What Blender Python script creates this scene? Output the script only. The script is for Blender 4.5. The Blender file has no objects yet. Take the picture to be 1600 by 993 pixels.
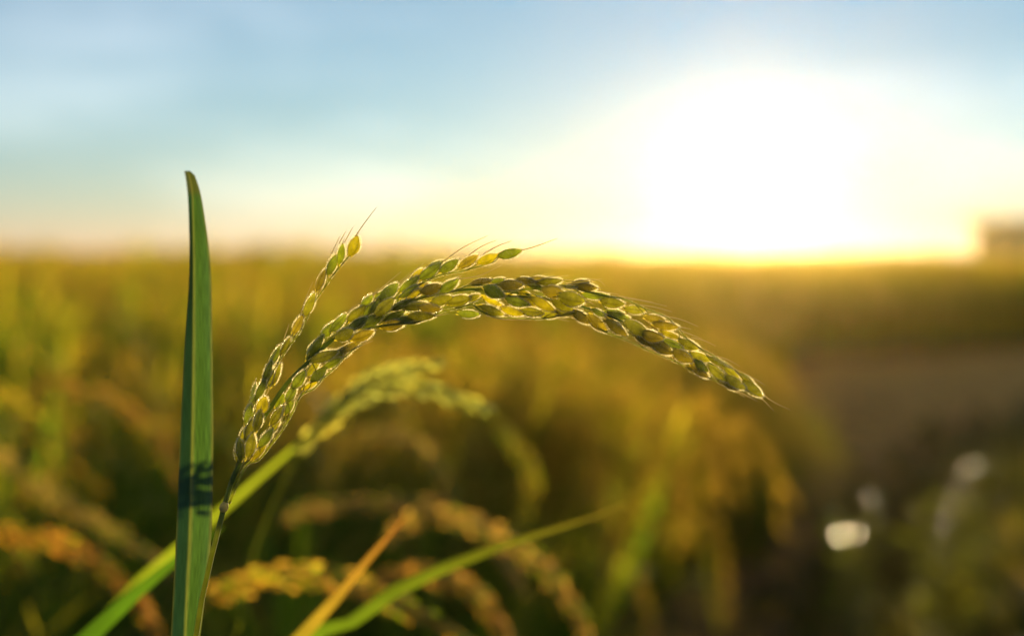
import bpy, math, random
import numpy as np
from mathutils import Vector

# ---------------------------------------------------------------- camera, sky, sun, exposure
scene = bpy.context.scene
COL = scene.collection
R = math.radians
F = 50 / 36 * 1600                      # focal length in photograph pixels
PITCH = math.atan(98.5 / F)             # horizon sits above the frame's centre
CAM = np.array([0.0, 0.0, 1.05])
FWD = np.array([0, math.cos(PITCH), -math.sin(PITCH)])
UP = np.array([0, math.sin(PITCH), math.cos(PITCH)])
RIGHT = np.array([1.0, 0, 0])
FOCUS = 0.47
MM = 0.001
PX = FOCUS / F                          # metres per photograph pixel in the focal plane

cd = bpy.data.cameras.new('camera')
cam = bpy.data.objects.new('camera', cd)
COL.objects.link(cam)
cam.location = CAM
cam.rotation_euler = (math.pi / 2 - PITCH, 0, 0)
cd.lens = 50
cd.sensor_width = 36
cd.clip_start = 0.02
cd.clip_end = 5000
cd.dof.use_dof = True
cd.dof.focus_distance = FOCUS
cd.dof.aperture_fstop = 4.2
cd.dof.aperture_blades = 9
scene.camera = cam

SUN_AZ = math.atan(365 / F)             # right of the view axis
SUN_EL = R(3.0)
SUN = Vector((math.sin(SUN_AZ) * math.cos(SUN_EL), math.cos(SUN_AZ) * math.cos(SUN_EL), math.sin(SUN_EL)))

scene.view_settings.view_transform = 'Standard'
scene.view_settings.look = 'None'
scene.view_settings.exposure = 1.55
scene.view_settings.gamma = 1
scene.cycles.max_bounces = 8
scene.cycles.diffuse_bounces = 3
scene.cycles.glossy_bounces = 2
scene.cycles.transmission_bounces = 6
scene.cycles.transparent_max_bounces = 6
scene.cycles.sample_clamp_indirect = 6
scene.cycles.use_denoising = True

ld = bpy.data.lights.new('sun', 'SUN')
ld.energy = 5.0
ld.angle = R(0.5)
ld.color = (1.0, 0.76, 0.40)
lo = bpy.data.objects.new('sun', ld)
COL.objects.link(lo)
lo.rotation_euler = SUN.to_track_quat('Z', 'Y').to_euler()

world = bpy.data.worlds.new('World')
scene.world = world
world.use_nodes = True
nt = world.node_tree
N, L = nt.nodes, nt.links
N.clear()
SKY_STRENGTH = 0.07


def wn(kind, **kw):
    n = N.new(kind)
    for k, v in kw.items():
        setattr(n, k, v)
    return n


def wmath(op, a, b=None, clamp=False):
    n = wn('ShaderNodeMath', operation=op, use_clamp=clamp)
    for i, v in enumerate((a, b)):
        if v is None:
            continue
        if isinstance(v, (int, float)):
            n.inputs[i].default_value = v
        else:
            L.new(v, n.inputs[i])
    return n.outputs[0]


sky = wn('ShaderNodeTexSky', sky_type='NISHITA')
sky.sun_disc = False
sky.sun_elevation = SUN_EL
sky.sun_rotation = SUN_AZ
sky.altitude = 10
sky.air_density = 0.9
sky.dust_density = 0.0
sky.ozone_density = 3.0
tc = wn('ShaderNodeTexCoord')
nrm = wn('ShaderNodeVectorMath', operation='NORMALIZE')
L.new(tc.outputs['Generated'], nrm.inputs[0])
dot = wn('ShaderNodeVectorMath', operation='DOT_PRODUCT')
L.new(nrm.outputs[0], dot.inputs[0])
dot.inputs[1].default_value = SUN
ang = wmath('ARCCOSINE', wmath('MINIMUM', dot.outputs['Value'], 0.999999))   # radians from the sun
sep = wn('ShaderNodeSeparateXYZ')
L.new(nrm.outputs[0], sep.inputs[0])


def gauss(width_deg, power=1.0):
    q = wmath('POWER', wmath('DIVIDE', ang, R(width_deg)), power)
    return wmath('EXPONENT', wmath('MULTIPLY', q, -1.0))


def tint(fac, col, k):
    n = wn('ShaderNodeVectorMath', operation='SCALE')
    n.inputs[0].default_value = [c * k for c in col]
    L.new(fac, n.inputs['Scale'])
    return n.outputs[0]


def vadd(a, b):
    n = wn('ShaderNodeVectorMath', operation='ADD')
    L.new(a, n.inputs[0])
    L.new(b, n.inputs[1])
    return n.outputs[0]


# soft cloud bands, stretched along the horizon
mp = wn('ShaderNodeMapping')
mp.inputs['Scale'].default_value = (2.6, 2.6, 10.0)
mp.inputs['Location'].default_value = (0.35, 0.1, 0.6)
L.new(nrm.outputs[0], mp.inputs['Vector'])
cl = wn('ShaderNodeTexNoise')
cl.inputs['Scale'].default_value = 1.3
cl.inputs['Detail'].default_value = 4
cl.inputs['Roughness'].default_value = 0.5
L.new(mp.outputs[0], cl.inputs['Vector'])
cr = wn('ShaderNodeMapRange', interpolation_type='SMOOTHSTEP')
cr.inputs['From Min'].default_value = 0.46
cr.inputs['From Max'].default_value = 0.72
L.new(cl.outputs['Fac'], cr.inputs['Value'])
cloud = cr.outputs['Result']
# pale air near the horizon
hz = wmath('EXPONENT', wmath('MULTIPLY', wmath('MAXIMUM', sep.outputs['Z'], 0.0), -14.0))
zen = wmath('SUBTRACT', 1.0, hz)
extra = tint(gauss(2.6, 2.2), (1.0, 0.90, 0.72), 0.22)           # the aureole round the sun
extra = vadd(extra, tint(gauss(5.0), (0.0, 0.02, 0.11), 1.0))
extra = vadd(extra, tint(gauss(20.0, 2.2), (0.055, 0.055, 0.035), 1.0))
extra = vadd(extra, tint(cloud, (1.0, 0.88, 0.80), 0.09))
extra = vadd(extra, tint(hz, (0.0, 0.018, 0.075), 1.0))
extra = vadd(extra, tint(zen, (0.016, 0.018, 0.010), 1.0))
bg1 = wn('ShaderNodeBackground')
bg1.inputs['Strength'].default_value = SKY_STRENGTH
skt = wn('ShaderNodeVectorMath', operation='MULTIPLY')
skt.inputs[1].default_value = (1.05, 0.93, 0.91)
L.new(sky.outputs[0], skt.inputs[0])
L.new(skt.outputs[0], bg1.inputs['Color'])
bg2 = wn('ShaderNodeBackground')
bg2.inputs['Strength'].default_value = 1.0
L.new(extra, bg2.inputs['Color'])
ad = wn('ShaderNodeAddShader')
L.new(bg1.outputs[0], ad.inputs[0])
L.new(bg2.outputs[0], ad.inputs[1])
wo = wn('ShaderNodeOutputWorld')
L.new(ad.outputs[0], wo.inputs['Surface'])

# ---------------------------------------------------------------- helpers
rnd = np.random.default_rng(7)
random.seed(7)


def P(px, py, d=FOCUS):
    """A point of the place from where it shows in the photograph and how far off it stands."""
    return CAM + d * (FWD + (px - 800) / F * RIGHT + (496.5 - py) / F * UP)


def unit(v):
    v = np.asarray(v, float)
    return v / max(np.linalg.norm(v), 1e-9)


def spline(pts, n):
    pts = np.asarray(pts, float)
    if len(pts) < 3:
        t = np.linspace(0, 1, n)[:, None]
        return pts[0] * (1 - t) + pts[-1] * t
    ext = np.vstack([2 * pts[0] - pts[1], pts, 2 * pts[-1] - pts[-2]])
    seg = np.linalg.norm(np.diff(pts, axis=0), axis=1)
    cum = np.concatenate([[0], np.cumsum(seg)])
    out = []
    for s in np.linspace(0, cum[-1], n):
        i = min(np.searchsorted(cum, s, side='right') - 1, len(seg) - 1)
        t = (s - cum[i]) / max(seg[i], 1e-9)
        p0, p1, p2, p3 = ext[i:i + 4]
        out.append(0.5 * (2 * p1 + (p2 - p0) * t + (2 * p0 - 5 * p1 + 4 * p2 - p3) * t * t + (3 * p1 - p0 - 3 * p2 + p3) * t ** 3))
    return np.array(out)


class MB:
    """Collects vertices, faces, a material slot per face and a pigment per vertex; builds ONE mesh."""

    def __init__(self):
        self.v, self.f, self.m, self.c, self.n = [], [], [], [], 0

    def add(self, v, f, col, m=0):
        v = np.asarray(v, float)
        col = np.asarray(col, float)
        if col.ndim == 1:
            col = np.tile(col[:3], (len(v), 1))
        self.v.append(v)
        self.c.append(col[:, :3])
        self.f += [tuple(i + self.n for i in q) for q in f]
        self.m += [m] * len(f)
        self.n += len(v)

    def tube(self, pts, rad, col, seg=7, m=0, cap=True):
        pts = np.asarray(pts, float)
        n = len(pts)
        rad = np.interp(np.linspace(0, 1, n), np.linspace(0, 1, len(rad)), rad) if np.ndim(rad) else np.full(n, rad)
        tg = np.gradient(pts, axis=0)
        a = np.cross(unit(tg[0]), (0.3, 0.9, 0.1))
        V = []
        for i in range(n):
            t = unit(tg[i])
            a = unit(a - t * np.dot(a, t))
            b = np.cross(t, a)
            for k in range(seg):
                w = 2 * math.pi * k / seg
                V.append(pts[i] + rad[i] * (math.cos(w) * a + math.sin(w) * b))
        Fc = [(i * seg + k, i * seg + (k + 1) % seg, (i + 1) * seg + (k + 1) % seg, (i + 1) * seg + k)
              for i in range(n - 1) for k in range(seg)]
        if cap:
            Fc += [tuple(range(seg - 1, -1, -1)), tuple((n - 1) * seg + k for k in range(seg))]
        self.add(V, Fc, col, m)

    def strip(self, pts, wid, side, fold, cols, m=0, pos=(-1, 0, 1)):
        """A leaf blade: a ribbon folded along its midrib."""
        pts = np.asarray(pts, float)
        n = len(pts)
        tg = np.gradient(pts, axis=0)
        V, C = [], []
        side = np.asarray(side, float)
        for i in range(n):
            s = unit(side - unit(tg[i]) * np.dot(side, unit(tg[i])))
            nn = np.cross(unit(tg[i]), s)
            for q in pos:
                V.append(pts[i] + s * wid[i] * 0.5 * q + nn * fold * wid[i] * abs(q))
                C.append(cols[i])
        k = len(pos)
        Fc = [(i * k + j, i * k + j + 1, (i + 1) * k + j + 1, (i + 1) * k + j) for i in range(n - 1) for j in range(k - 1)]
        self.add(V, Fc, C, m)

    def arrays(self):
        return np.concatenate(self.v), self.f, self.m, np.concatenate(self.c)

    def build(self, name, mats, parent=None, smooth=True, mesh_only=False):
        v, f, m, c = self.arrays()
        me = bpy.data.meshes.new(name)
        me.from_pydata(v.tolist(), [], f)
        for x in (mats if isinstance(mats, (list, tuple)) else [mats]):
            me.materials.append(x)
        me.polygons.foreach_set('material_index', m)
        me.polygons.foreach_set('use_smooth', [smooth] * len(f))
        at = me.color_attributes.new('pigment', 'FLOAT_COLOR', 'POINT')
        at.data.foreach_set('color', np.hstack([c, np.ones((len(c), 1))]).ravel())
        me.update()
        if mesh_only:
            return me
        o = bpy.data.objects.new(name, me)
        COL.objects.link(o)
        if parent:
            o.parent = parent
            o.matrix_parent_inverse = parent.matrix_world.inverted()
        return o


def tag(o, label=None, cat=None, group=None, kind=None):
    if label:
        o['label'] = label
    if cat:
        o['category'] = cat
    if group:
        o['group'] = group
    if kind:
        o['kind'] = kind
    return o


def empty(name, loc, label, cat, group=None, rz=0):
    o = bpy.data.objects.new(name, None)
    COL.objects.link(o)
    o.location = loc
    o.rotation_euler = (0, 0, rz)
    o.empty_display_size = 0.05
    bpy.context.view_layer.update()
    return tag(o, label, cat, group)


# ---------------------------------------------------------------- materials
def plant_mat(name, transl, rough=0.5, spec=0.4, noise=0.0, nscale=60, sheen=0.0, gain=1.0, tcol=(1, 1, 1), bump=0.0):
    m = bpy.data.materials.new(name)
    m.use_nodes = True
    t = m.node_tree
    n, l = t.nodes, t.links
    n.clear()
    a = n.new('ShaderNodeAttribute')
    a.attribute_name = 'pigment'
    col = a.outputs['Color']
    if noise:
        co = n.new('ShaderNodeTexCoord')
        nz = n.new('ShaderNodeTexNoise')
        nz.inputs['Scale'].default_value = nscale
        nz.inputs['Detail'].default_value = 3
        l.new(co.outputs['Object'], nz.inputs['Vector'])
        mr = n.new('ShaderNodeMapRange')
        mr.inputs['From Min'].default_value = 0.3
        mr.inputs['From Max'].default_value = 0.7
        mr.inputs['To Min'].default_value = 1 - noise
        mr.inputs['To Max'].default_value = 1 + noise
        l.new(nz.outputs['Fac'], mr.inputs['Value'])
        sc = n.new('ShaderNodeVectorMath')
        sc.operation = 'SCALE'
        l.new(col, sc.inputs[0])
        l.new(mr.outputs[0], sc.inputs['Scale'])
        col = sc.outputs[0]
    p = n.new('ShaderNodeBsdfPrincipled')
    p.inputs['Roughness'].default_value = rough
    p.inputs['Specular IOR Level'].default_value = spec
    p.inputs['Sheen Weight'].default_value = sheen
    p.inputs['Sheen Roughness'].default_value = 0.35
    p.inputs['Sheen Tint'].default_value = (1, 0.95, 0.8, 1)
    l.new(col, p.inputs['Base Color'])
    if bump:
        co2 = n.new('ShaderNodeTexCoord')
        nb = n.new('ShaderNodeTexNoise')
        nb.inputs['Scale'].default_value = 2600
        l.new(co2.outputs['Object'], nb.inputs['Vector'])
        bp = n.new('ShaderNodeBump')
        bp.inputs['Strength'].default_value = bump
        bp.inputs['Distance'].default_value = 0.0002
        l.new(nb.outputs['Fac'], bp.inputs['Height'])
        l.new(bp.outputs[0], p.inputs['Normal'])
    tr = n.new('ShaderNodeBsdfTranslucent')
    g = n.new('ShaderNodeVectorMath')
    g.operation = 'MULTIPLY'
    l.new(col, g.inputs[0])
    g.inputs[1].default_value = [gain * x for x in tcol]
    l.new(g.outputs[0], tr.inputs['Color'])
    mx = n.new('ShaderNodeMixShader')
    mx.inputs[0].default_value = transl
    l.new(p.outputs[0], mx.inputs[1])
    l.new(tr.outputs[0], mx.inputs[2])
    o = n.new('ShaderNodeOutputMaterial')
    l.new(mx.outputs[0], o.inputs['Surface'])
    return m


M_HULL = plant_mat('grain_hull', 0.55, 0.55, 0.4, noise=0.28, nscale=420, sheen=0.6, gain=2.3, tcol=(1.1, 1.05, 0.45), bump=0.5)
M_HAIR = plant_mat('grain_hair', 0.5, 0.35, 0.6, gain=1.2)
M_STEM = plant_mat('rice_stem', 0.6, 0.5, 0.25, noise=0.2, nscale=300, sheen=0.5, gain=2.0, tcol=(1.1, 1, 0.5))
M_LEAF = plant_mat('rice_leaf', 0.5, 0.7, 0.05, noise=0.25, nscale=25, gain=3.0, tcol=(1.03, 1.0, 0.25))
M_GOLD = plant_mat('ripe_grain', 0.65, 0.7, 0.05, noise=0.2, nscale=40, gain=2.3, tcol=(0.96, 1.02, 0.80))
M_GRASS = plant_mat('grass_blade', 0.45, 0.42, 0.25, noise=0.3, nscale=8, gain=1.6, tcol=(1.1, 1.0, 0.4))


def leaf_mat():
    """The near leaf: parallel veins and a pale midrib, drawn along the blade by its uv."""
    m = bpy.data.materials.new('near_leaf')
    m.use_nodes = True
    t = m.node_tree
    n, l = t.nodes, t.links
    n.clear()
    uv = n.new('ShaderNodeUVMap')
    sp = n.new('ShaderNodeSeparateXYZ')
    l.new(uv.outputs[0], sp.inputs[0])
    mp_ = n.new('ShaderNodeMapping')
    mp_.inputs['Scale'].default_value = (26, 1.2, 1)
    l.new(uv.outputs[0], mp_.inputs['Vector'])
    nz = n.new('ShaderNodeTexNoise')
    nz.inputs['Scale'].default_value = 1.6
    nz.inputs['Detail'].default_value = 4
    l.new(mp_.outputs[0], nz.inputs['Vector'])
    mr = n.new('ShaderNodeMapRange')
    mr.inputs['From Min'].default_value = 0.35
    mr.inputs['From Max'].default_value = 0.65
    mr.inputs['To Min'].default_value = 0.60
    mr.inputs['To Max'].default_value = 1.40
    l.new(nz.outputs['Fac'], mr.inputs['Value'])
    a = n.new('ShaderNodeAttribute')
    a.attribute_name = 'pigment'
    sc = n.new('ShaderNodeVectorMath')
    sc.operation = 'SCALE'
    l.new(a.outputs['Color'], sc.inputs[0])
    l.new(mr.outputs[0], sc.inputs['Scale'])
    p = n.new('ShaderNodeBsdfPrincipled')
    p.inputs['Roughness'].default_value = 0.42
    p.inputs['Specular IOR Level'].default_value = 0.55
    l.new(sc.outputs[0], p.inputs['Base Color'])
    bp = n.new('ShaderNodeBump')
    bp.inputs['Strength'].default_value = 0.35
    bp.inputs['Distance'].default_value = 0.0003
    l.new(nz.outputs['Fac'], bp.inputs['Height'])
    l.new(bp.outputs[0], p.inputs['Normal'])
    tr = n.new('ShaderNodeBsdfTranslucent')
    g = n.new('ShaderNodeVectorMath')
    g.operation = 'MULTIPLY'
    l.new(sc.outputs[0], g.inputs[0])
    g.inputs[1].default_value = (1.0, 1.0, 0.3)
    l.new(g.outputs[0], tr.inputs['Color'])
    mx = n.new('ShaderNodeMixShader')
    mx.inputs[0].default_value = 0.35
    l.new(p.outputs[0], mx.inputs[1])
    l.new(tr.outputs[0], mx.inputs[2])
    o = n.new('ShaderNodeOutputMaterial')
    l.new(mx.outputs[0], o.inputs['Surface'])
    return m


M_NEAR_LEAF = leaf_mat()


def ground_mat(name, c1, c2, scale, rough=0.9, bump=0.02):
    m = bpy.data.materials.new(name)
    m.use_nodes = True
    t = m.node_tree
    n, l = t.nodes, t.links
    p = n['Principled BSDF']
    co = n.new('ShaderNodeTexCoord')
    a = n.new('ShaderNodeTexNoise')
    a.inputs['Scale'].default_value = scale
    a.inputs['Detail'].default_value = 8
    a.inputs['Roughness'].default_value = 0.65
    l.new(co.outputs['Object'], a.inputs['Vector'])
    r = n.new('ShaderNodeValToRGB')
    r.color_ramp.elements[0].position = 0.35
    r.color_ramp.elements[0].color = (*c1, 1)
    r.color_ramp.elements[1].position = 0.68
    r.color_ramp.elements[1].color = (*c2, 1)
    l.new(a.outputs['Fac'], r.inputs['Fac'])
    l.new(r.outputs[0], p.inputs['Base Color'])
    b = n.new('ShaderNodeBump')
    b.inputs['Distance'].default_value = bump
    b.inputs['Strength'].default_value = 0.9
    l.new(a.outputs['Fac'], b.inputs['Height'])
    l.new(b.outputs[0], p.inputs['Normal'])
    p.inputs['Roughness'].default_value = rough
    p.inputs['Specular IOR Level'].default_value = 0.2
    return m


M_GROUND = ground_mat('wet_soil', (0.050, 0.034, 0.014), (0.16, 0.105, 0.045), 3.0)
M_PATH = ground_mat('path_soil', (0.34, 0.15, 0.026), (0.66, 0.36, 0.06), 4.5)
M_CLOD = ground_mat('clod_soil', (0.12, 0.075, 0.040), (0.36, 0.23, 0.12), 30)

# ---------------------------------------------------------------- ground, path, far canopy
def edge_x(y):
    """Where the rice on the left stops and the trodden path begins."""
    return np.interp(y, [0, 1.0, 2.0, 3.0, 3.7, 4.6, 6.0, 9.0, 14, 17, 30, 120], [-0.10, -0.09, -0.06, -0.01, 0.16, 0.78, 1.08, 1.5, 2.9, 8.0, 40, 400])


def path_right(y):
    return np.interp(y, [0, 2.5, 3.9, 5.5, 8.3, 12, 16, 30], [0.15, 0.50, 0.85, 1.35, 2.9, 6.5, 12, 40])


mb = MB()
xs = np.concatenate([-np.geomspace(150, 6, 12), np.arange(-5, 9.01, 0.12), np.geomspace(10, 150, 12)])
ys = np.concatenate([-np.geomspace(150, 2, 10), np.arange(-1, 20.01, 0.12), np.geomspace(21, 150, 14)])
X, Y = np.meshgrid(xs, ys)
Z = 0.012 * np.sin(X * 5.1 + 2 * np.sin(Y * 1.7)) * np.sin(Y * 4.3 + X) + 0.008 * np.sin(X * 17 + Y * 9) * np.sin(Y * 13)
Z *= (np.abs(X) < 9) * (Y > -1.5) * (Y < 20.5)
nx, ny = len(xs), len(ys)
mb.add(np.stack([X, Y, Z], -1).reshape(-1, 3),
       [(j * nx + i, j * nx + i + 1, (j + 1) * nx + i + 1, (j + 1) * nx + i) for j in range(ny - 1) for i in range(nx - 1)], (0, 0, 0))
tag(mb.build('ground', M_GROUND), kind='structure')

mb = MB()
V, Fc = [], []
pys = np.arange(0.4, 16.5, 0.12)
for j, y in enumerate(pys):
    a, b = edge_x(y) - 0.12, path_right(y) + 0.1
    for i in range(25):
        x = a + (b - a) * i / 24
        ed = min(i, 24 - i) / 3
        V.append((x, y, 0.030 + 0.012 * math.sin(x * 9 + y * 3) * math.sin(y * 5.5) + 0.012 * math.sin(x * 23 + 1.2 * y) * math.sin(y * 17 + x * 4)
                  - 0.03 * max(0, 1 - ed)))
for j in range(len(pys) - 1):
    for i in range(24):
        Fc.append((j * 25 + i, j * 25 + i + 1, (j + 1) * 25 + i + 1, (j + 1) * 25 + i))
mb.add(V, Fc, (0, 0, 0))
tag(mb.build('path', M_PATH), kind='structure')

# ---------------------------------------------------------------- grains
GREEN, OLIVE, BROWN, YELL = (0.23, 0.26, 0.060), (0.28, 0.28, 0.055), (0.27, 0.245, 0.062), (0.37, 0.35, 0.045)
PIG = {'G': GREEN, 'O': OLIVE, 'B': BROWN, 'Y': YELL}


def add_grain(mb, c, axis, ln, wd, pig, rg, fine=True, flat=None, awn=None, hair_m=1):
    """One spikelet: hull with ribs, pointed tip, pedicel glumes and fuzz."""
    axis = unit(axis)
    c = np.asarray(c, float)
    flat = unit(flat if flat is not None else (0.1, -1, 0.05))
    b = unit(np.cross(axis, flat))       # broad direction
    n_ = np.cross(b, axis)               # thin direction
    nr, ns = (12, 16) if fine else (4, 5)
    V, C = [], []
    pig = np.asarray(pig) * (0.85 + 0.3 * rg.random())
    ph = rg.random() * 0.4
    for i in range(nr + 1):
        s = i / nr
        r = max(math.sin(math.pi * s ** 0.92), 0) ** 0.72 * (1 - 0.10 * s) if 0 < s < 1 else 0.05
        cen = c + axis * ln * (s - 0.5) + b * wd * 0.05 * math.sin(math.pi * s)
        for k in range(ns):
            w = 2 * math.pi * k / ns + ph
            rib = 1 + (0.075 * math.cos(5 * w) if fine else 0)
            V.append(cen + r * rib * (math.cos(w) * b * wd * 0.5 + math.sin(w) * n_ * wd * 0.36))
            vein = 0.66 if fine and math.cos(5 * w) > 0.75 else 1.0
            tipc = 1 + 0.5 * max(0, s - 0.8) * 5
            C.append(pig * vein * tipc)
    Fc = [(i * ns + k, i * ns + (k + 1) % ns, (i + 1) * ns + (k + 1) % ns, (i + 1) * ns + k) for i in range(nr) for k in range(ns)]
    Fc += [tuple(range(ns - 1, -1, -1)), tuple(nr * ns + k for k in range(ns))]
    mb.add(V, Fc, C, 0)
    if not fine:
        return
    base, tip = c - axis * ln * 0.5, c + axis * ln * 0.5
    for sgn in (-1, 1):                  # the two sterile lemmas at the base
        q = base + b * sgn * wd * 0.10
        mb.tube([q - axis * 0.4 * MM, q + axis * 0.7 * MM + b * sgn * wd * 0.12, q + axis * 1.9 * MM + b * sgn * wd * 0.20],
                [0.22 * MM, 0.26 * MM, 0.04 * MM], np.array((0.45, 0.42, 0.16)), 5, 0)
    if awn is None:
        awn = rg.choice([rg.uniform(0.5, 2.0), rg.uniform(2.5, 6.0)], p=[0.78, 0.22]) * MM
    if awn > 0:
        q = tip + axis * awn + b * rg.uniform(-0.2, 0.2) * awn
        mb.tube([tip - axis * 0.5 * MM, tip + axis * awn * 0.5, q], [0.16 * MM, 0.09 * MM, 0.03 * MM], (0.55, 0.48, 0.28), 5, hair_m)
    HV, HF = [], []
    nh = 440
    for h in range(nh):
        s = rg.uniform(0.12, 1.0) ** 0.75
        w = rg.uniform(0, 2 * math.pi)
        if rg.random() < 0.68:
            w = rg.choice([0, math.pi]) + rg.normal() * 0.22
        r = max(math.sin(math.pi * min(s, 0.995) ** 0.92), 0.02) ** 0.72 * (1 - 0.10 * s)
        nn = unit(math.cos(w) * b * 0.72 + math.sin(w) * n_)
        p0 = c + axis * ln * (s - 0.5) + b * wd * 0.05 * math.sin(math.pi * s) + r * (math.cos(w) * b * wd * 0.5 + math.sin(w) * n_ * wd * 0.36)
        hl = rg.uniform(0.35, 0.90) * MM * (0.75 + 0.5 * s)
        d = unit(nn * 0.9 + axis * 0.65 + rg.normal(size=3) * 0.22)
        e = unit(np.cross(d, rg.normal(size=3))) * 0.06 * MM
        k = len(HV)
        HV += [p0 - e, p0 + e, p0 + d * hl]
        HF.append((k, k + 1, k + 2))
    mb.add(HV, HF, (0.80, 0.74, 0.46), hair_m)


def fuzz(mb, pts, r, n, rg, ln=0.4 * MM, m=1):
    """Short pale hairs standing off a stalk."""
    HV, HF = [], []
    for h in range(n):
        t = rg.random() * (len(pts) - 1.001)
        i = int(t)
        p0 = pts[i] * (1 - t + i) + pts[i + 1] * (t - i)
        ax = unit(pts[i + 1] - pts[i])
        o = unit(np.cross(ax, rg.normal(size=3)))
        p0 = p0 + o * r * 0.7
        d = unit(o + ax * 0.8) * ln * rg.uniform(0.6, 1.2)
        e = ax * 0.06 * MM
        k = len(HV)
        HV += [p0 - e, p0 + e, p0 + d]
        HF.append((k, k + 1, k + 2))
    mb.add(HV, HF, (0.8, 0.74, 0.46), m)


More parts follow.
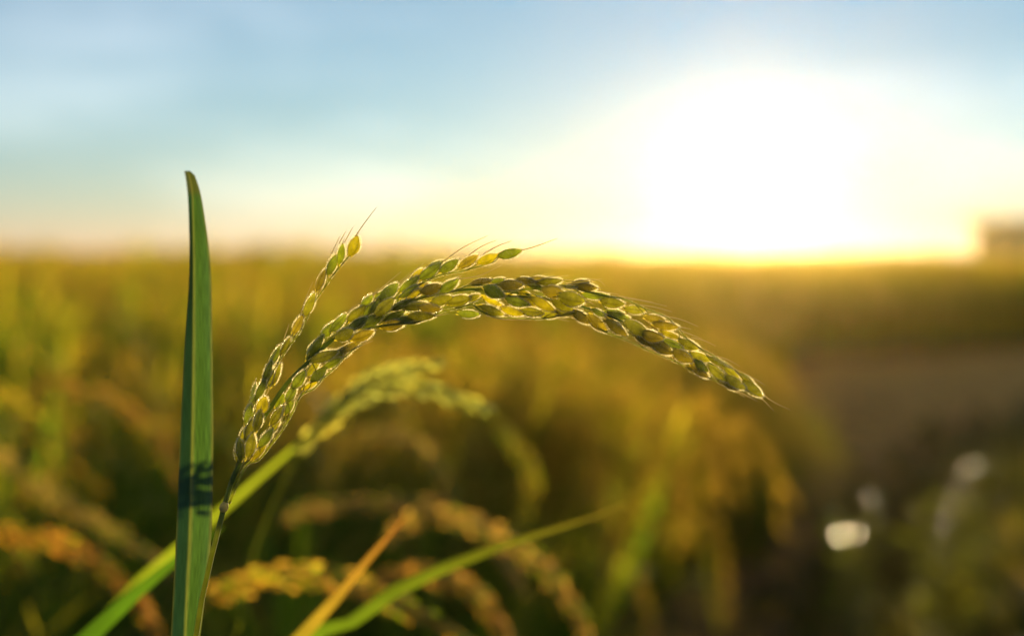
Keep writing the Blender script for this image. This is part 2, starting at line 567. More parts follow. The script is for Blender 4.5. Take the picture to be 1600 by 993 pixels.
# (x, y, tip angle, length, width, kind of hull, mm towards the viewer) read along each branch of the near panicle
GR = {
    'A': [(552.5, 384, 70, 33, 20, 'Y', 1), (532.5, 397, 78, 33, 13, 'G', 0), (518, 414, 68, 33, 15, 'G', 0), (501.5, 438, 68, 36, 16, 'B', 0),
          (483, 476, 66, 40, 15, 'O', 0), (465, 507, 62, 33, 14, 'B', 0), (446, 540, 60, 30, 11, 'O', 1), (429, 557, 62, 38, 13, 'G', 0), (418, 580, 68, 36, 12, 'G', 0),
          (433, 583, 72, 34, 8, 'O', 0), (407, 608, 65, 40, 13, 'G', 1), (394, 629, 62, 30, 12, 'G', -1),
          (409.5, 633, 68, 30, 20, 'Y', 2), (388, 647, 76, 34, 14, 'G', 0), (403, 657, 76, 34, 18, 'O', 3), (389.5, 671, 72, 36, 16, 'O', 1),
          (375, 702, 94, 34, 16, 'O', 1), (391, 695, 80, 38, 17, 'O', 3)],
    'R': [(405, 706, 48, 32, 12, 'Y', 0), (415, 684, 52, 34, 15, 'G', 2), (427, 669.5, 50, 30, 13, 'O', 0), (432, 649, 56, 34, 17, 'O', 2),
          (437.6, 626, 60, 26, 14, 'G', -2), (452, 634, 64, 28, 12, 'G', 0), (454.6, 614, 60, 30, 15, 'G', 1), (466.6, 592.5, 55, 33, 17, 'G', 2),
          (486, 600, 32, 28, 9, 'Y', -1), (498, 584, 42, 33, 17, 'G', 1), (487, 575.6, 46, 34, 14, 'O', -1), (519, 567, 28, 34, 12, 'G', 0),
          (526, 553, 26, 38, 16, 'O', 0), (506.5, 556, 20, 44, 18, 'O', 3), (544.6, 543, 28, 44, 15, 'B', 0)],
    'B': [(487, 550, 60, 30, 14, 'G', -2), (494, 539, 55, 38, 18, 'G', 0), (512, 516, 48, 34, 16, 'G', 0), (529, 504, 48, 36, 16, 'G', 0), (557, 489.6, 40, 36, 19, 'O', 0),
          (573, 471, 50, 27, 15, 'G', -1), (577, 483, 50, 28, 13, 'G', 0), (591, 474, 52, 40, 16, 'G', 0), (608, 455, 42, 36, 20, 'G', 0),
          (639, 443.7, 38, 38, 16, 'G', 0), (651.6, 429.6, 45, 26, 14, 'Y', -1), (639, 455, 35, 34, 12, 'G', 1), (671.4, 424, 35, 40, 18, 'G', 1), (681, 412.7, 22, 25, 10, 'G', -1),
          (701, 415, 32, 36, 17, 'G', 0), (732, 408, 32, 34, 17, 'B', 0), (762, 404, 22, 34, 17, 'Y', 0), (796.3, 395.5, 13, 38, 17, 'G', 0)],
    'C': [(537.5, 522, 25, 32, 21, 'O', 3), (559, 505, 32, 34, 16, 'G', 1), (580, 501, 30, 44, 20, 'G', 0), (601, 479, 42, 38, 22, 'O', 3), (626, 476, 30, 34, 16, 'G', 0),
          (616, 493, 25, 36, 14, 'G', -1), (647.4, 459, 30, 30, 12, 'Y', 0), (650, 477.5, 10, 36, 18, 'O', 1), (674, 451, 18, 34, 19, 'B', 1), (701, 446, 32, 36, 17, 'G', 1),
          (751, 440, 12, 35, 17, 'B', 0), (777, 438, 10, 22, 9, 'G', -1), (798.5, 445, 0, 36, 20, 'B', 2), (821, 438.5, -5, 30, 14, 'B', 0), (841, 435, 0, 28, 10, 'B', -1),
          (859, 439.5, 5, 38, 14, 'O', 0), (865, 455, -10, 36, 22, 'B', 4), (841, 449, -10, 30, 10, 'G', -1)],
    'D': [(566, 523.5, 20, 38, 18, 'B', 1), (613.6, 507, 10, 38, 18, 'B', 0), (636, 498.7, 8, 36, 16, 'G', -1), (658.7, 493, 0, 42, 18, 'O', 1), (671.4, 481, -5, 34, 20, 'B', 2),
          (690, 468, 14, 34, 20, 'O', 1), (716.7, 469, 12, 38, 20, 'O', 0), (739, 464.7, 20, 22, 12, 'O', -1), (732, 490, -2, 34, 14, 'G', 0), (769, 484.5, -20, 38, 16, 'O', 0),
          (801, 486, -15, 36, 17, 'Y', 0), (769, 470, -25, 34, 10, 'Y', -1), (794, 462, -5, 22, 10, 'Y', -2), (831, 487, -8, 36, 17, 'O', 0), (858, 489, -5, 34, 17, 'O', 0), (880, 487, -8, 34, 14, 'O', -1),
          (908.6, 494.5, -35, 36, 16, 'B', 0)],
    'E': [(771.7, 455, -25, 34, 23, 'G', 3), (808, 471, -15, 38, 16, 'G', 1), (827, 470.5, -25, 30, 12, 'Y', 0), (848, 474, -30, 42, 16, 'Y', 1), (879, 476, -25, 36, 18, 'O', 1), (893, 466, -12, 42, 25, 'O', 5),
          (934, 504.6, -42, 40, 18, 'B', 0), (935.5, 488, -30, 24, 10, 'G', -1), (963.7, 511.6, -38, 40, 21, 'B', 1), (996, 513, -32, 44, 23, 'O', 2), (1004.6, 531, -35, 36, 14, 'B', 0),
          (1018.7, 524, -15, 36, 20, 'B', 3), (1033, 541, -32, 42, 21, 'B', 1), (1051, 537, -25, 34, 14, 'G', 0), (1067, 556, -30, 36, 20, 'B', 2), (1093, 578.5, -38, 34, 14, 'B', 0),
          (1096, 571, -40, 28, 13, 'G', 1), (1121.5, 583, -40, 38, 18, 'O', 2), (1148.7, 597, -32, 38, 16, 'O', 2), (1141, 601, -35, 28, 11, 'B', 0)],
    'F': [(890, 448, -5, 22, 9, 'O', 0), (915.6, 448, -5, 34, 16, 'B', 0), (930, 461, -3, 42, 13, 'G', 0), (956.7, 472, -8, 38, 18, 'O', 1), (992, 483.5, -5, 34, 15, 'O', 0), (966.5, 493, -15, 36, 12, 'G', -1),
          (1023, 497.5, -8, 32, 15, 'B', 0), (1040, 508, -8, 40, 16, 'B', 1), (1048, 523, -20, 36, 11, 'Y', -1), (1076, 537.7, -22, 34, 17, 'O', 1), (1094, 557.4, -18, 34, 15, 'O', 0),
          (1121.5, 565, -28, 36, 15, 'O', 1), (1142.7, 581.5, -38, 32, 13, 'O', 0), (1167, 592, -38, 30, 11, 'O', 0), (1176, 607, -38, 38, 18, 'O', 1)],
}
BR = {
    'A': ([(352, 788), (361, 750), (372, 720), (384, 680), (399, 640), (415, 602), (433, 570), (450, 543), (466, 522), (478, 500), (494, 468), (509, 447), (517, 434), (531, 417), (543, 402), (547, 392)], 0.42, 0.16),
    'R': ([(358, 786), (384, 728), (404, 718), (424, 694), (440, 673), (455, 648), (470, 618), (490, 607), (508, 588), (526, 572), (545, 552), (566, 537)], 0.42, 0.2),
    'B': ([(455, 592), (487, 560), (508, 536), (540, 512), (572, 494), (607, 472), (636, 456), (664, 440), (690, 429), (715, 425), (745, 417), (772, 409), (780, 401)], 0.5, 0.16),
    'C': ([(530, 524), (565, 508), (600, 488), (640, 470), (680, 461), (712, 454), (733, 446), (770, 445), (800, 440), (840, 440), (866, 446)], 0.45, 0.16),
    'D': ([(540, 528), (580, 512), (622, 506), (652, 503), (690, 487), (716, 481), (738, 476), (752, 486), (775, 495), (810, 497), (840, 498), (870, 494), (900, 488)], 0.42, 0.18),
    'E': ([(742, 453), (790, 462), (850, 466), (885, 482), (915, 500), (947, 519), (983, 533), (1010, 546), (1047, 561), (1085, 580), (1125, 598), (1150, 606)], 0.42, 0.15),
    'F': ([(790, 455), (840, 450), (882, 446), (915, 455), (945, 462), (975, 467), (1008, 482), (1040, 494), (1060, 512), (1072, 527), (1094, 544), (1112, 554), (1136, 568), (1160, 588), (1188, 612)], 0.4, 0.15),
}
AWN = {
    'A': [((555, 369), (572, 345), (588, 324)), ((516, 400), (531, 369)), ((530, 380), (540, 361)), ((538, 379), (551, 355)), ((469, 493), (479, 463), (489, 440)), ((443, 532), (452, 505)),
          ((409, 590), (424, 560), (436, 540)), ((414, 622), (428, 590), (438, 560)), ((366, 705), (378, 672), (390, 645))],
    'R': [((430, 673), (446, 656)), ((550, 545), (583, 532)), ((564, 536), (580, 529)), ((444, 640), (449, 622)), ((456, 628), (475, 609)), ((476, 585), (487, 568)), ((503, 567), (517, 557))],
    'B': [((583, 461), (604, 443), (627, 424)), ((623, 446), (642, 428), (662, 411)), ((690, 410), (718, 390), (736, 380), (762, 368)), ((732, 399), (752, 385), (776, 375)), ((755, 397), (778, 384), (800, 376)),
          ((815, 391), (842, 383), (871, 372)), ((523, 556), (548, 548), (566, 529)), ((576, 478), (590, 464))],
    'C': [((717, 436), (750, 430), (784, 414)), ((830, 441), (858, 433), (888, 430)), ((560, 511), (585, 494), (607, 479)), ((709, 438), (721, 430))],
    'D': [((759, 493), (790, 499), (822, 499)), ((870, 497), (890, 502)), ((868, 492), (886, 497)), ((676, 494), (700, 490))],
    'E': [((978, 531), (993, 538)), ((1005, 541), (1047, 561)), ((1058, 563), (1075, 575)), ((1109, 590), (1134, 606)), ((1156, 612), (1184, 627)), ((1150, 610), (1163, 620))],
    'F': [((882, 442), (912, 438), (930, 436), (941, 441), (945, 446)), ((885, 444), (915, 441), (940, 435)), ((935, 454), (967, 460)), ((948, 462), (1000, 469), (1042, 478)), ((966, 462), (1021, 472)),
          ((1035, 493), (1064, 499), (1091, 510)), ((1060, 510), (1080, 514)), ((1063, 516), (1097, 529)), ((1096, 545), (1107, 549)), ((1137, 571), (1173, 588)), ((1149, 580), (1179, 598)),
          ((1194, 618), (1213, 630), (1235, 640)), ((1189, 621), (1200, 632), (1209, 642)), ((1166, 586), (1180, 592), (1196, 602)), ((1120, 556), (1138, 562), (1156, 572)), ((1080, 527), (1098, 531), (1118, 540)), ((1000, 476), (1025, 480), (1050, 487))],
}

root = empty('rice_plant', (-0.13, 0.47, 0.0), 'sharply focused green rice plant with one long arching panicle and a tall upright leaf', 'rice plant')
# stem and main axis
mb = MB()
low = [P(305, 993), P(318, 930), P(332, 862), P(344, 812), P(350, 792)]
low = [np.array([-0.135, 0.47, 0.0]), np.array([-0.128, 0.47, 0.45]), np.array([-0.113, 0.468, 0.80])] + low
SG = (0.16, 0.19, 0.05)
mb.tube(spline(low, 60), [2.0 * MM, 1.7 * MM, 1.25 * MM, 0.85 * MM], SG, 12)
MAIN = [(350, 792), (362, 752), (379, 716), (400, 672), (418, 643), (450, 597), (487, 561), (520, 530), (560, 503), (600, 487), (640, 471), (690, 457), (740, 452), (800, 456), (860, 467), (920, 482),
        (960, 497), (1000, 515), (1050, 540), (1100, 562), (1150, 592), (1186, 613)]
mpts = spline([P(x, y, FOCUS + 0.001) for x, y in MAIN], 110)
mb.tube(mpts, [0.85 * MM, 0.80 * MM, 0.72 * MM, 0.6 * MM, 0.5 * MM, 0.42 * MM, 0.34 * MM, 0.25 * MM, 0.15 * MM], (0.12, 0.16, 0.05), 10)
fuzz(mb, mpts, 0.5 * MM, 1400, np.random.default_rng(3))
stem = mb.build('stem', [M_STEM, M_HAIR], root)
mb = MB()                                # the pale node ring
q0, q1 = P(347.5, 799), P(352.5, 784)
mb.tube([q0, q0 * .7 + q1 * .3, q0 * .35 + q1 * .65, q1], [0.9 * MM, 1.5 * MM, 1.45 * MM, 0.9 * MM], (0.45, 0.42, 0.25), 12)
mb.build('node', M_STEM, stem)

sizes = sorted([g[3] * g[4] for gl in GR.values() for g in gl], reverse=True)
cut = sizes[99] if len(sizes) > 100 else 0
leftover = MB()
for key, (line, r0, r1) in BR.items():
    rg = np.random.default_rng(ord(key))
    nb = len(line) * 6
    px = spline([(x, y, 0) for x, y in line], nb)
    zo = {'A': 0.0, 'R': 1.0, 'B': -1.5, 'C': 0.5, 'D': 1.0, 'E': 1.5, 'F': -1.0}[key]
    wave = [FOCUS - (zo + 1.2 * math.sin(i * 0.21 + ord(key))) * MM * min(1, i / 10) for i in range(nb)]
    bp = np.array([P(px[i, 0], px[i, 1], wave[i]) for i in range(nb)])
    mb = MB()
    mb.tube(bp, [r0 * MM, (r0 + r1) / 2 * MM, r1 * MM], (0.24, 0.27, 0.06), 8)
    fuzz(mb, bp, r0 * MM, 600, rg)
    grains = []
    for (x, y, an, ln, wd, kd, dz) in GR[key]:
        a = R(an)
        d = FOCUS - (zo + dz * 1.1 + rg.normal() * 0.4) * MM
        base = np.array([x - math.cos(a) * ln / 2, y + math.sin(a) * ln / 2])
        c = P(x, y, d)
        ln, wd = ln * 1.06, wd * 0.98
        tilt = rg.normal() * 0.12
        axis = math.cos(a) * RIGHT + math.sin(a) * UP + tilt * FWD
        # stalk from the branch to the foot of the spikelet
        dist = np.hypot(px[:, 0] - base[0], px[:, 1] - base[1])
        i = int(np.argmin(dist))
        i = max(0, i - 4)
        foot = c - unit(axis) * ln * PX * 0.5
        mid = (bp[i] + foot) / 2 + (bp[min(i + 3, nb - 1)] - bp[i]) * 0.3
        mb.tube(spline([bp[i], mid, foot + unit(axis) * 0.4 * MM], 8), [0.2 * MM, 0.14 * MM, 0.2 * MM], (0.24, 0.26, 0.08), 6)
        flat = -FWD + rg.normal(size=3) * 0.45
        if ln * wd / 1.0388 >= cut - 1e-6:
            gm = MB()
            add_grain(gm, c, axis, ln * PX, wd * PX, PIG[kd], rg, flat=flat)
            grains.append(gm)
        else:
            add_grain(leftover, c, axis, ln * PX, wd * PX, PIG[kd], rg, flat=flat)
    for gi, (x, y, an, ln, wd, kd, dz) in enumerate(GR[key]):    # spikelets on the far side of the panicle
        if (key == 'A' and gi < 9) or (key == 'B' and gi > 12) or rg.random() < 0.68:
            continue
        an += rg.normal() * 12
        a = R(an)
        sh = rg.normal() * 3 - 3
        c = P(x + math.sin(a) * sh - 8 * math.cos(a), y + math.cos(a) * sh + 8 * math.sin(a), FOCUS + rg.uniform(2.0, 6.0) * MM)
        axis = math.cos(a) * RIGHT + math.sin(a) * UP + rg.normal() * 0.3 * FWD
        add_grain(leftover, c, axis, 34 * PX, 16 * PX, PIG[kd], rg, flat=-FWD + rg.normal(size=3) * 0.5)
        i = max(0, int(np.argmin(np.hypot(px[:, 0] - x, px[:, 1] - y))) - 6)
        mb.tube(spline([bp[i], c - unit(axis) * 17 * PX], 5), [0.2 * MM, 0.15 * MM], (0.24, 0.26, 0.08), 5)
    br = mb.build('panicle_branch', [M_STEM, M_HAIR], root)
    for gm in grains:
        gm.build('grain', [M_HULL, M_HAIR], br)
    for aw in AWN[key]:
        am = MB()
        d = FOCUS - (zo + rg.uniform(-0.5, 1.5)) * MM
        pts = spline([P(x, y, d) for x, y in aw], 9)
        am.tube(pts, [0.17 * MM, 0.14 * MM, 0.06 * MM], (0.62, 0.54, 0.28), 6)
        HV, HF = [], []
        for h in range(40):
            t = rg.random()
            p0 = pts[min(int(t * 8), 7)] * (1 - (t * 8) % 1) + pts[min(int(t * 8), 7) + 1] * ((t * 8) % 1)
            dd = unit(rg.normal(size=3) + 1.2 * unit(pts[-1] - pts[0])) * 0.3 * MM
            e = unit(np.cross(dd, rg.normal(size=3))) * 0.025 * MM
            k = len(HV)
            HV += [p0 - e, p0 + e, p0 + dd]
            HF.append((k, k + 1, k + 2))
        am.add(HV, HF, (0.7, 0.64, 0.4))
        am.build('awn', M_HAIR, br)
if leftover.n:
    tag(leftover.build('grain', [M_HULL, M_HAIR], root), kind='stuff')

# the tall upright leaf: midrib line, left edge, right edge in the photograph, with depth
LEAF = [  # y, left x, mid x, right x, depth of mid, how far the left half comes forward
    (267, 288, 292, 297, 0.512, 0.000), (271, 289, 295, 303, 0.511, 0.000), (300, 293, 300, 313, 0.510, 0.001), (340, 295, 301, 320, 0.508, 0.002), (400, 296, 302, 328, 0.506, 0.003),
    (460, 294, 302, 331, 0.504, 0.004), (540, 288, 302, 332, 0.502, 0.005), (640, 283, 301, 333, 0.500, 0.006), (740, 279, 299, 333, 0.498, 0.006), (840, 275, 296, 330, 0.496, 0.006),
    (920, 271, 292, 322, 0.494, 0.006), (993, 267, 289, 313, 0.492, 0.006), (1100, 262, 285, 303, 0.488, 0.007)]
rows = np.array(LEAF, float)
tt = np.linspace(0, 1, 70)
src = np.linspace(0, 1, len(rows)) ** 1.0
rr = spline(rows, 70)
V, C, UVs = [], [], []
KC = 13
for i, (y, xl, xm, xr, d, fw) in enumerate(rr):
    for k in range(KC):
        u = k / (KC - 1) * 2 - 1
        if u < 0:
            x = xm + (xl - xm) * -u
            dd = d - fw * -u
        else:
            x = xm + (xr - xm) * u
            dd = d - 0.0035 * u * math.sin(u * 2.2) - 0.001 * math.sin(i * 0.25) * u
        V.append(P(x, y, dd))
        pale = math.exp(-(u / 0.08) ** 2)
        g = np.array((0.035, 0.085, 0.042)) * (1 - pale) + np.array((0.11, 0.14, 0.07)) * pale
        g = g * (np.array((0.8, 1.0, 1.6)) if u < -0.03 else np.array((1.35, 1.25, 0.8)))  # left half's sky reflection and right half's transmitted sun put into the pigment
        if abs(u) > 0.96:
            g = np.array((0.12, 0.13, 0.05))
        if i < 4:
            g = g * 0.6 + np.array((0.12, 0.08, 0.03)) * 0.4
        C.append(g)
        UVs.append((u, i / 69 * 12))
# from under the frame down to the sheath on the stem
n0 = len(rr)
last = np.array(V[-KC:])
for j in range(1, 9):
    t = j / 8
    tgt = np.array([-0.119, 0.470, 0.70])
    cen = last.mean(0) * (1 - t) + tgt * t
    for k in range(KC):
        V.append(cen + (last[k] - last.mean(0)) * (1 - t * 0.8))
        C.append((0.06, 0.10, 0.03))
        UVs.append((k / (KC - 1) * 2 - 1, 12 + t * 3))
tot = n0 + 8
Fc = [(i * KC + k, i * KC + k + 1, (i + 1) * KC + k + 1, (i + 1) * KC + k) for i in range(tot - 1) for k in range(KC - 1)]
mb = MB()
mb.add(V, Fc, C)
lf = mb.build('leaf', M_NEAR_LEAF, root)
lf['label'] = 'broad upright blue-green leaf blade folded along its midrib'
uvl = lf.data.uv_layers.new(name='UVMap')
vi = np.empty(len(lf.data.loops), dtype=np.int32)
lf.data.loops.foreach_get('vertex_index', vi)
uvl.data.foreach_set('uv', np.array(UVs)[vi].ravel())

# ---------------------------------------------------------------- soft plants behind: panicles and leaves of their own
G_GOLD, G_PALE, G_GREENISH = (0.46, 0.34, 0.12), (0.50, 0.36, 0.13), (0.26, 0.25, 0.05)


def panicle(mb, line, n, spread, pig, rg, stem_r=0.9 * MM, start=0.3, gl=7.5 * MM, gw=3.2 * MM, detail=True, mixp=None, vis=0):
    """An arching panicle: its axis and spikelets along it, hanging off short branches."""
    if vis:
        q_ = np.asarray(line, float)
        sg = np.linalg.norm(np.diff(q_, axis=0), axis=1)
        start = 1 - sg[-(vis - 1):].sum() / sg.sum()
    NP = 96 if detail else 48
    pts = spline(line, NP)
    mb.tube(pts, [stem_r, stem_r * 0.7, stem_r * 0.3], (0.20, 0.20, 0.06), 6 if detail else 4)
    tg = np.gradient(pts, axis=0)
    for k in range(n):
        s = start + (1 - start) * (k + rg.random()) / n
        f = s * (NP - 1)
        i = min(int(f), NP - 2)
        c = pts[i] * (1 - f + i) + pts[i + 1] * (f - i)
        t = unit(tg[i])
        env = spread * (0.30 + 0.70 * math.sin((0.12 + 0.83 * (s - start) / (1 - start)) * math.pi))
        off = unit(np.cross(t, rg.normal(size=3))) * env * rg.uniform(0.2, 1.0)
        ax = unit(t + unit(off) * 0.28 + np.array([0, 0, -0.18]) + rg.normal(size=3) * 0.12)
        pg = np.array(pig) * rg.uniform(0.75, 1.25)
        if mixp is not None and rg.random() < 0.3:
            pg = np.array(mixp)
        add_grain(mb, c + off, ax, gl * rg.uniform(0.85, 1.1), gw * rg.uniform(0.85, 1.15), pg, rg, fine=False, flat=rg.normal(size=3))
    return pts


def leaf(mb, line, w, c0, c1, rg, side=(1, 0, 0.1), n=16, fold=0.12, tipfrac=0.75, cpow=2.2):
    pts = spline(line, n)
    s = np.linspace(0, 1, n)
    wid = w * np.minimum(1, (s * 6 + 0.35)) * np.clip((1 - s) / (1 - tipfrac), 0.02, 1) ** 0.7
    cols = [np.array(c0) * (1 - q) + np.array(c1) * q for q in s ** cpow]
    mb.strip(pts, wid, side, fold, cols)


def ground_under(p, dx=0.0):
    return np.array([p[0] + dx, p[1], 0.0])


# second panicle, just behind the near one
def solo(label, lines, leaves, cat='rice plant', pig=G_GOLD, mixp=None, n=110, spread=9 * MM):
    base = lines[0][0] if lines else leaves[0][0][0]
    r_ = empty('rice_plant', (base[0], base[1], 0), label, cat)
    rg = np.random.default_rng(abs(hash(label)) % 1000 if False else sum(map(ord, label)))
    for ln_ in lines:
        m_ = MB()
        panicle(m_, ln_, n, spread, pig, rg, mixp=mixp)
        m_.build('panicle', M_GOLD, r_)
    for (ln_, w, c0, c1) in leaves:
        m_ = MB()
        leaf(m_, ln_, w, c0, c1, rg, n=40, cpow=12, tipfrac=0.9)
        m_.build('leaf', M_LEAF, r_)
    return r_


def L3(pts, d0, d1=None, ground=True):
    """A line read off the photograph at distance d0..d1, carried down to the soil it grows from."""
    d1 = d0 if d1 is None else d1
    out = [P(x, y, d0 + (d1 - d0) * i / max(1, len(pts) - 1)) for i, (x, y) in enumerate(pts)]
    if ground:
        b = out[0]
        dirn = unit(out[0] - out[1])
        k = b + dirn * 0.12
        out = [np.array([k[0] + dirn[0] * 0.05, k[1] + 0.02, 0.0]), np.array([k[0], k[1] + 0.01, min(k[2], b[2] - 0.08) * 0.6]), b + dirn * 0.05 + np.array([0, 0, -0.03])] + out
    return out


LG, LY, LO = (0.06, 0.12, 0.02), (0.30, 0.26, 0.03), (0.42, 0.16, 0.04)
r_ = empty('rice_plant', (-0.16, 0.70, 0), 'blurred rice plant whose pale green panicle arches right just below the sharp one', 'rice plant')
rg = np.random.default_rng(12)
for pts, n, sp in (([(350, 1040), (372, 985), (392, 880), (425, 790), (470, 705), (520, 650), (575, 612), (640, 600), (700, 615), (765, 642)], 210, 7 * MM),
                   ([(470, 712), (510, 655), (560, 606), (620, 582), (690, 566)], 100, 6 * MM)):
    m_ = MB()
    ln_ = L3(pts, 0.78, 0.75, ground=(n == 210))
    panicle(m_, ln_, n, sp, (0.34, 0.33, 0.17), rg, gw=2.6 * MM, vis=(6 if n == 210 else 4), mixp=(0.5, 0.45, 0.2))
    m_.build('panicle', M_GOLD, r_)
m_ = MB()
leaf(m_, L3([(150, 985), (250, 885), (350, 800), (430, 725), (520, 650), (585, 600)], 0.80, 0.74), 0.013, LG, (0.16, 0.20, 0.03), rg, side=(0.6, 0.1, 0.8), n=24)
m_.build('leaf', M_LEAF, r_)

solo('rice leaf shoot with an orange withered tip crossing the bottom centre of the photo', [], [(L3([(430, 1040), (480, 985), (540, 915), (590, 855), (632, 808)], 0.62, 0.66), 0.008, (0.075, 0.105, 0.015), (0.17, 0.070, 0.042))])
solo('long green rice leaf leaning right towards the bare path, its tip yellowing', [], [(L3([(560, 960), (640, 910), (740, 865), (840, 832), (930, 805), (1000, 778)], 0.66, 0.72), 0.008, (0.038, 0.085, 0.012), (0.14, 0.10, 0.025))])
solo('short broad green rice leaf low on the left beside the tall upright leaf', [], [(L3([(90, 1030), (150, 980), (215, 920), (290, 860), (350, 822)], 0.60, 0.66), 0.012, (0.030, 0.080, 0.012), (0.04, 0.085, 0.015))])

NEARP = [
    ('golden drooping panicle low in front, arching from the stem foot to the bottom centre', [(300, 960), (350, 925), (420, 900), (500, 900), (580, 925), (660, 960), (740, 1010)], .86, .80, G_GOLD),
    ('tan panicle bowing to the right over the bottom edge next to the dark soil', [(600, 850), (690, 805), (770, 835), (840, 880), (895, 945), (930, 1030)], 1.02, .96, (0.40, 0.29, 0.14)),
    ('ripe panicle hanging at the bottom edge just left of the dark soil', [(560, 935), (640, 900), (700, 905), (760, 945), (800, 1010)], .98, .92, (0.39, 0.27, 0.12)),
    ('golden panicle drooping at the lower left corner, bright orange grains', [(-60, 850), (20, 838), (90, 850), (150, 880), (205, 930), (250, 1000)], .95, .9, (0.42, 0.28, 0.10)),
    ('thin pale panicle sloping down at the far left of the photo', [(-80, 690), (-10, 700), (60, 760), (130, 800), (210, 850), (270, 900)], 1.25, 1.15, (0.37, 0.28, 0.14)),
    ('yellow panicle bent over at the left edge below the sunlit canopy', [(-60, 600), (10, 620), (60, 670), (80, 720), (60, 790)], 1.3, 1.25, (0.41, 0.32, 0.09)),
    ('slim panicle hanging in the dark gap behind the pale green panicle', [(760, 660), (800, 690), (830, 740), (820, 800), (800, 850)], 1.35, 1.3, (0.34, 0.28, 0.07)),
    ('curved tan panicle rising behind the orange-tipped leaf', [(440, 820), (520, 790), (620, 785), (710, 800), (780, 860), (820, 930)], 1.25, 1.2, (0.37, 0.27, 0.15)),
    ('reddish brown panicle bending between the tall leaf and the near stem', [(60, 600), (130, 610), (200, 640), (250, 690), (280, 760)], 1.45, 1.4, (0.37, 0.25, 0.11)),
    ('pale straw coloured panicle right of the pale green panicle tips', [(560, 690), (620, 680), (670, 710), (700, 760), (710, 820)], 1.4, 1.35, (0.37, 0.28, 0.15)),
]
for lab, pts, d0, d1, pg in NEARP:
    rr_ = empty('rice_plant', P(pts[0][0], pts[0][1], d0) * np.array([1, 1, 0]), lab, 'rice plant')
    rg = np.random.default_rng(sum(map(ord, lab)))
    m_ = MB()
    a, b = P(*pts[0], d0), P(*pts[1], d0)
    out = [P(x, y, d0 + (d1 - d0) * i / (len(pts) - 1)) for i, (x, y) in enumerate(pts)]
    st = np.array([a[0] - 0.07, a[1] + 0.03, 0.0])
    line = [st, st * 0.5 + np.array([a[0] - 0.05, a[1] + 0.02, a[2] - 0.05]) * 0.5, np.array([a[0] - 0.04, a[1] + 0.01, a[2] - 0.09])] + out
    panicle(m_, line, 330, 9 * MM, pg, rg, vis=len(pts), gl=8 * MM, gw=3.1 * MM, mixp=np.array(pg) * np.array([0.7, 1.0, 0.6]))
    m_.build('panicle', M_GOLD, rr_)
    for q in range(3):
        m_ = MB()
        az = rg.uniform(0, 6.28)
        o = np.array([math.cos(az), math.sin(az) * 0.4 + 0.5, 0])
        h = rg.uniform(0.62, 0.8)
        s0 = st + rg.normal(size=3) * np.array([0.012, 0.012, 0])
        leaf(m_, [s0, s0 + o * 0.03 + [0, 0, h * 0.5], s0 + o * 0.1 + [0, 0, h * 0.9], s0 + o * 0.22 + [0, 0, h]], 0.011, (0.06, 0.11, 0.02), (0.22, 0.20, 0.03), rg, side=(o[1], -o[0], 0.1), n=12)
        m_.build('leaf', M_LEAF, rr_)


# ---------------------------------------------------------------- the field
def hill_parts(seed, lod, rich=False):
    """One rice hill standing at the origin: (foliage, [panicles])."""
    rg = np.random.default_rng(seed)
    fo = MB()
    nl = 9 if rich else (18, 10, 5)[lod]
    for k in range(nl):
        az = rg.uniform(0, 2 * math.pi)
        o = np.array([math.cos(az), math.sin(az), 0])
        h = rg.uniform(0.55, 0.93)
        out_ = rg.uniform(0.06, 0.30)
        b = o * rg.uniform(0.0, 0.035)
        droop = rg.uniform(-0.02, 0.16)
        line = [b, b + o * out_ * 0.15 + [0, 0, h * 0.45], b + o * out_ * 0.5 + [0, 0, h * 0.85], b + o * out_ + [0, 0, h - droop * 0.4], b + o * out_ * 1.4 + [0, 0, h - droop - 0.02]]
        g = rg.random()
        c0 = np.array((0.055, 0.10, 0.015)) * (1 - g) + np.array((0.12, 0.15, 0.02)) * g
        c1 = np.array((0.30, 0.22, 0.04)) if rg.random() < (0.5 if lod else 0.22) else c0 * 1.4
        leaf(fo, line, rg.uniform(0.009, 0.015) * (1, 1.4, 2.6)[lod], c0, c1, rg, side=(o[1], -o[0], 0.0), n=(11, 7, 5)[lod])
    pans = []
    npn = 12 if rich else (6, 6, 3)[lod]
    for k in range(npn):
        az = rg.normal() * 1.1 - 0.2
        o = np.array([math.cos(az), math.sin(az), 0])
        h = rg.uniform(0.70, 0.90)
        b = np.array([rg.normal() * 0.02, rg.normal() * 0.02, 0])
        rch = rg.uniform(0.10, 0.19)
        dr = rg.uniform(0.05, 0.17)
        line = [b, b + o * 0.02 + [0, 0, h * 0.5], b + o * 0.05 + [0, 0, h * 0.86], b + o * rch * 0.6 + [0, 0, h], b + o * rch + [0, 0, h - dr * 0.35], b + o * rch * 1.35 + [0, 0, h - dr]]
        pm = MB()
        pg = np.array((0.43, 0.32, 0.10)) * rg.uniform(0.75, 1.1) if rg.random() < 0.7 else np.array((0.26, 0.24, 0.05))
        if lod == 0:
            panicle(pm, line, 85, 10 * MM, pg, rg, start=0.70, gl=9 * MM, gw=4.2 * MM, detail=False)
        elif lod == 1:
            panicle(pm, line, 26, 10 * MM, pg, rg, start=0.70, gl=13 * MM, gw=5.5 * MM, detail=False)
        else:
            p2 = spline(line, 9)
            pm.tube(p2[3:], [1.5 * MM, 4 * MM, 9 * MM, 11 * MM, 8 * MM, 2 * MM], pg, 4)
        pans.append(pm)
    return fo, pans


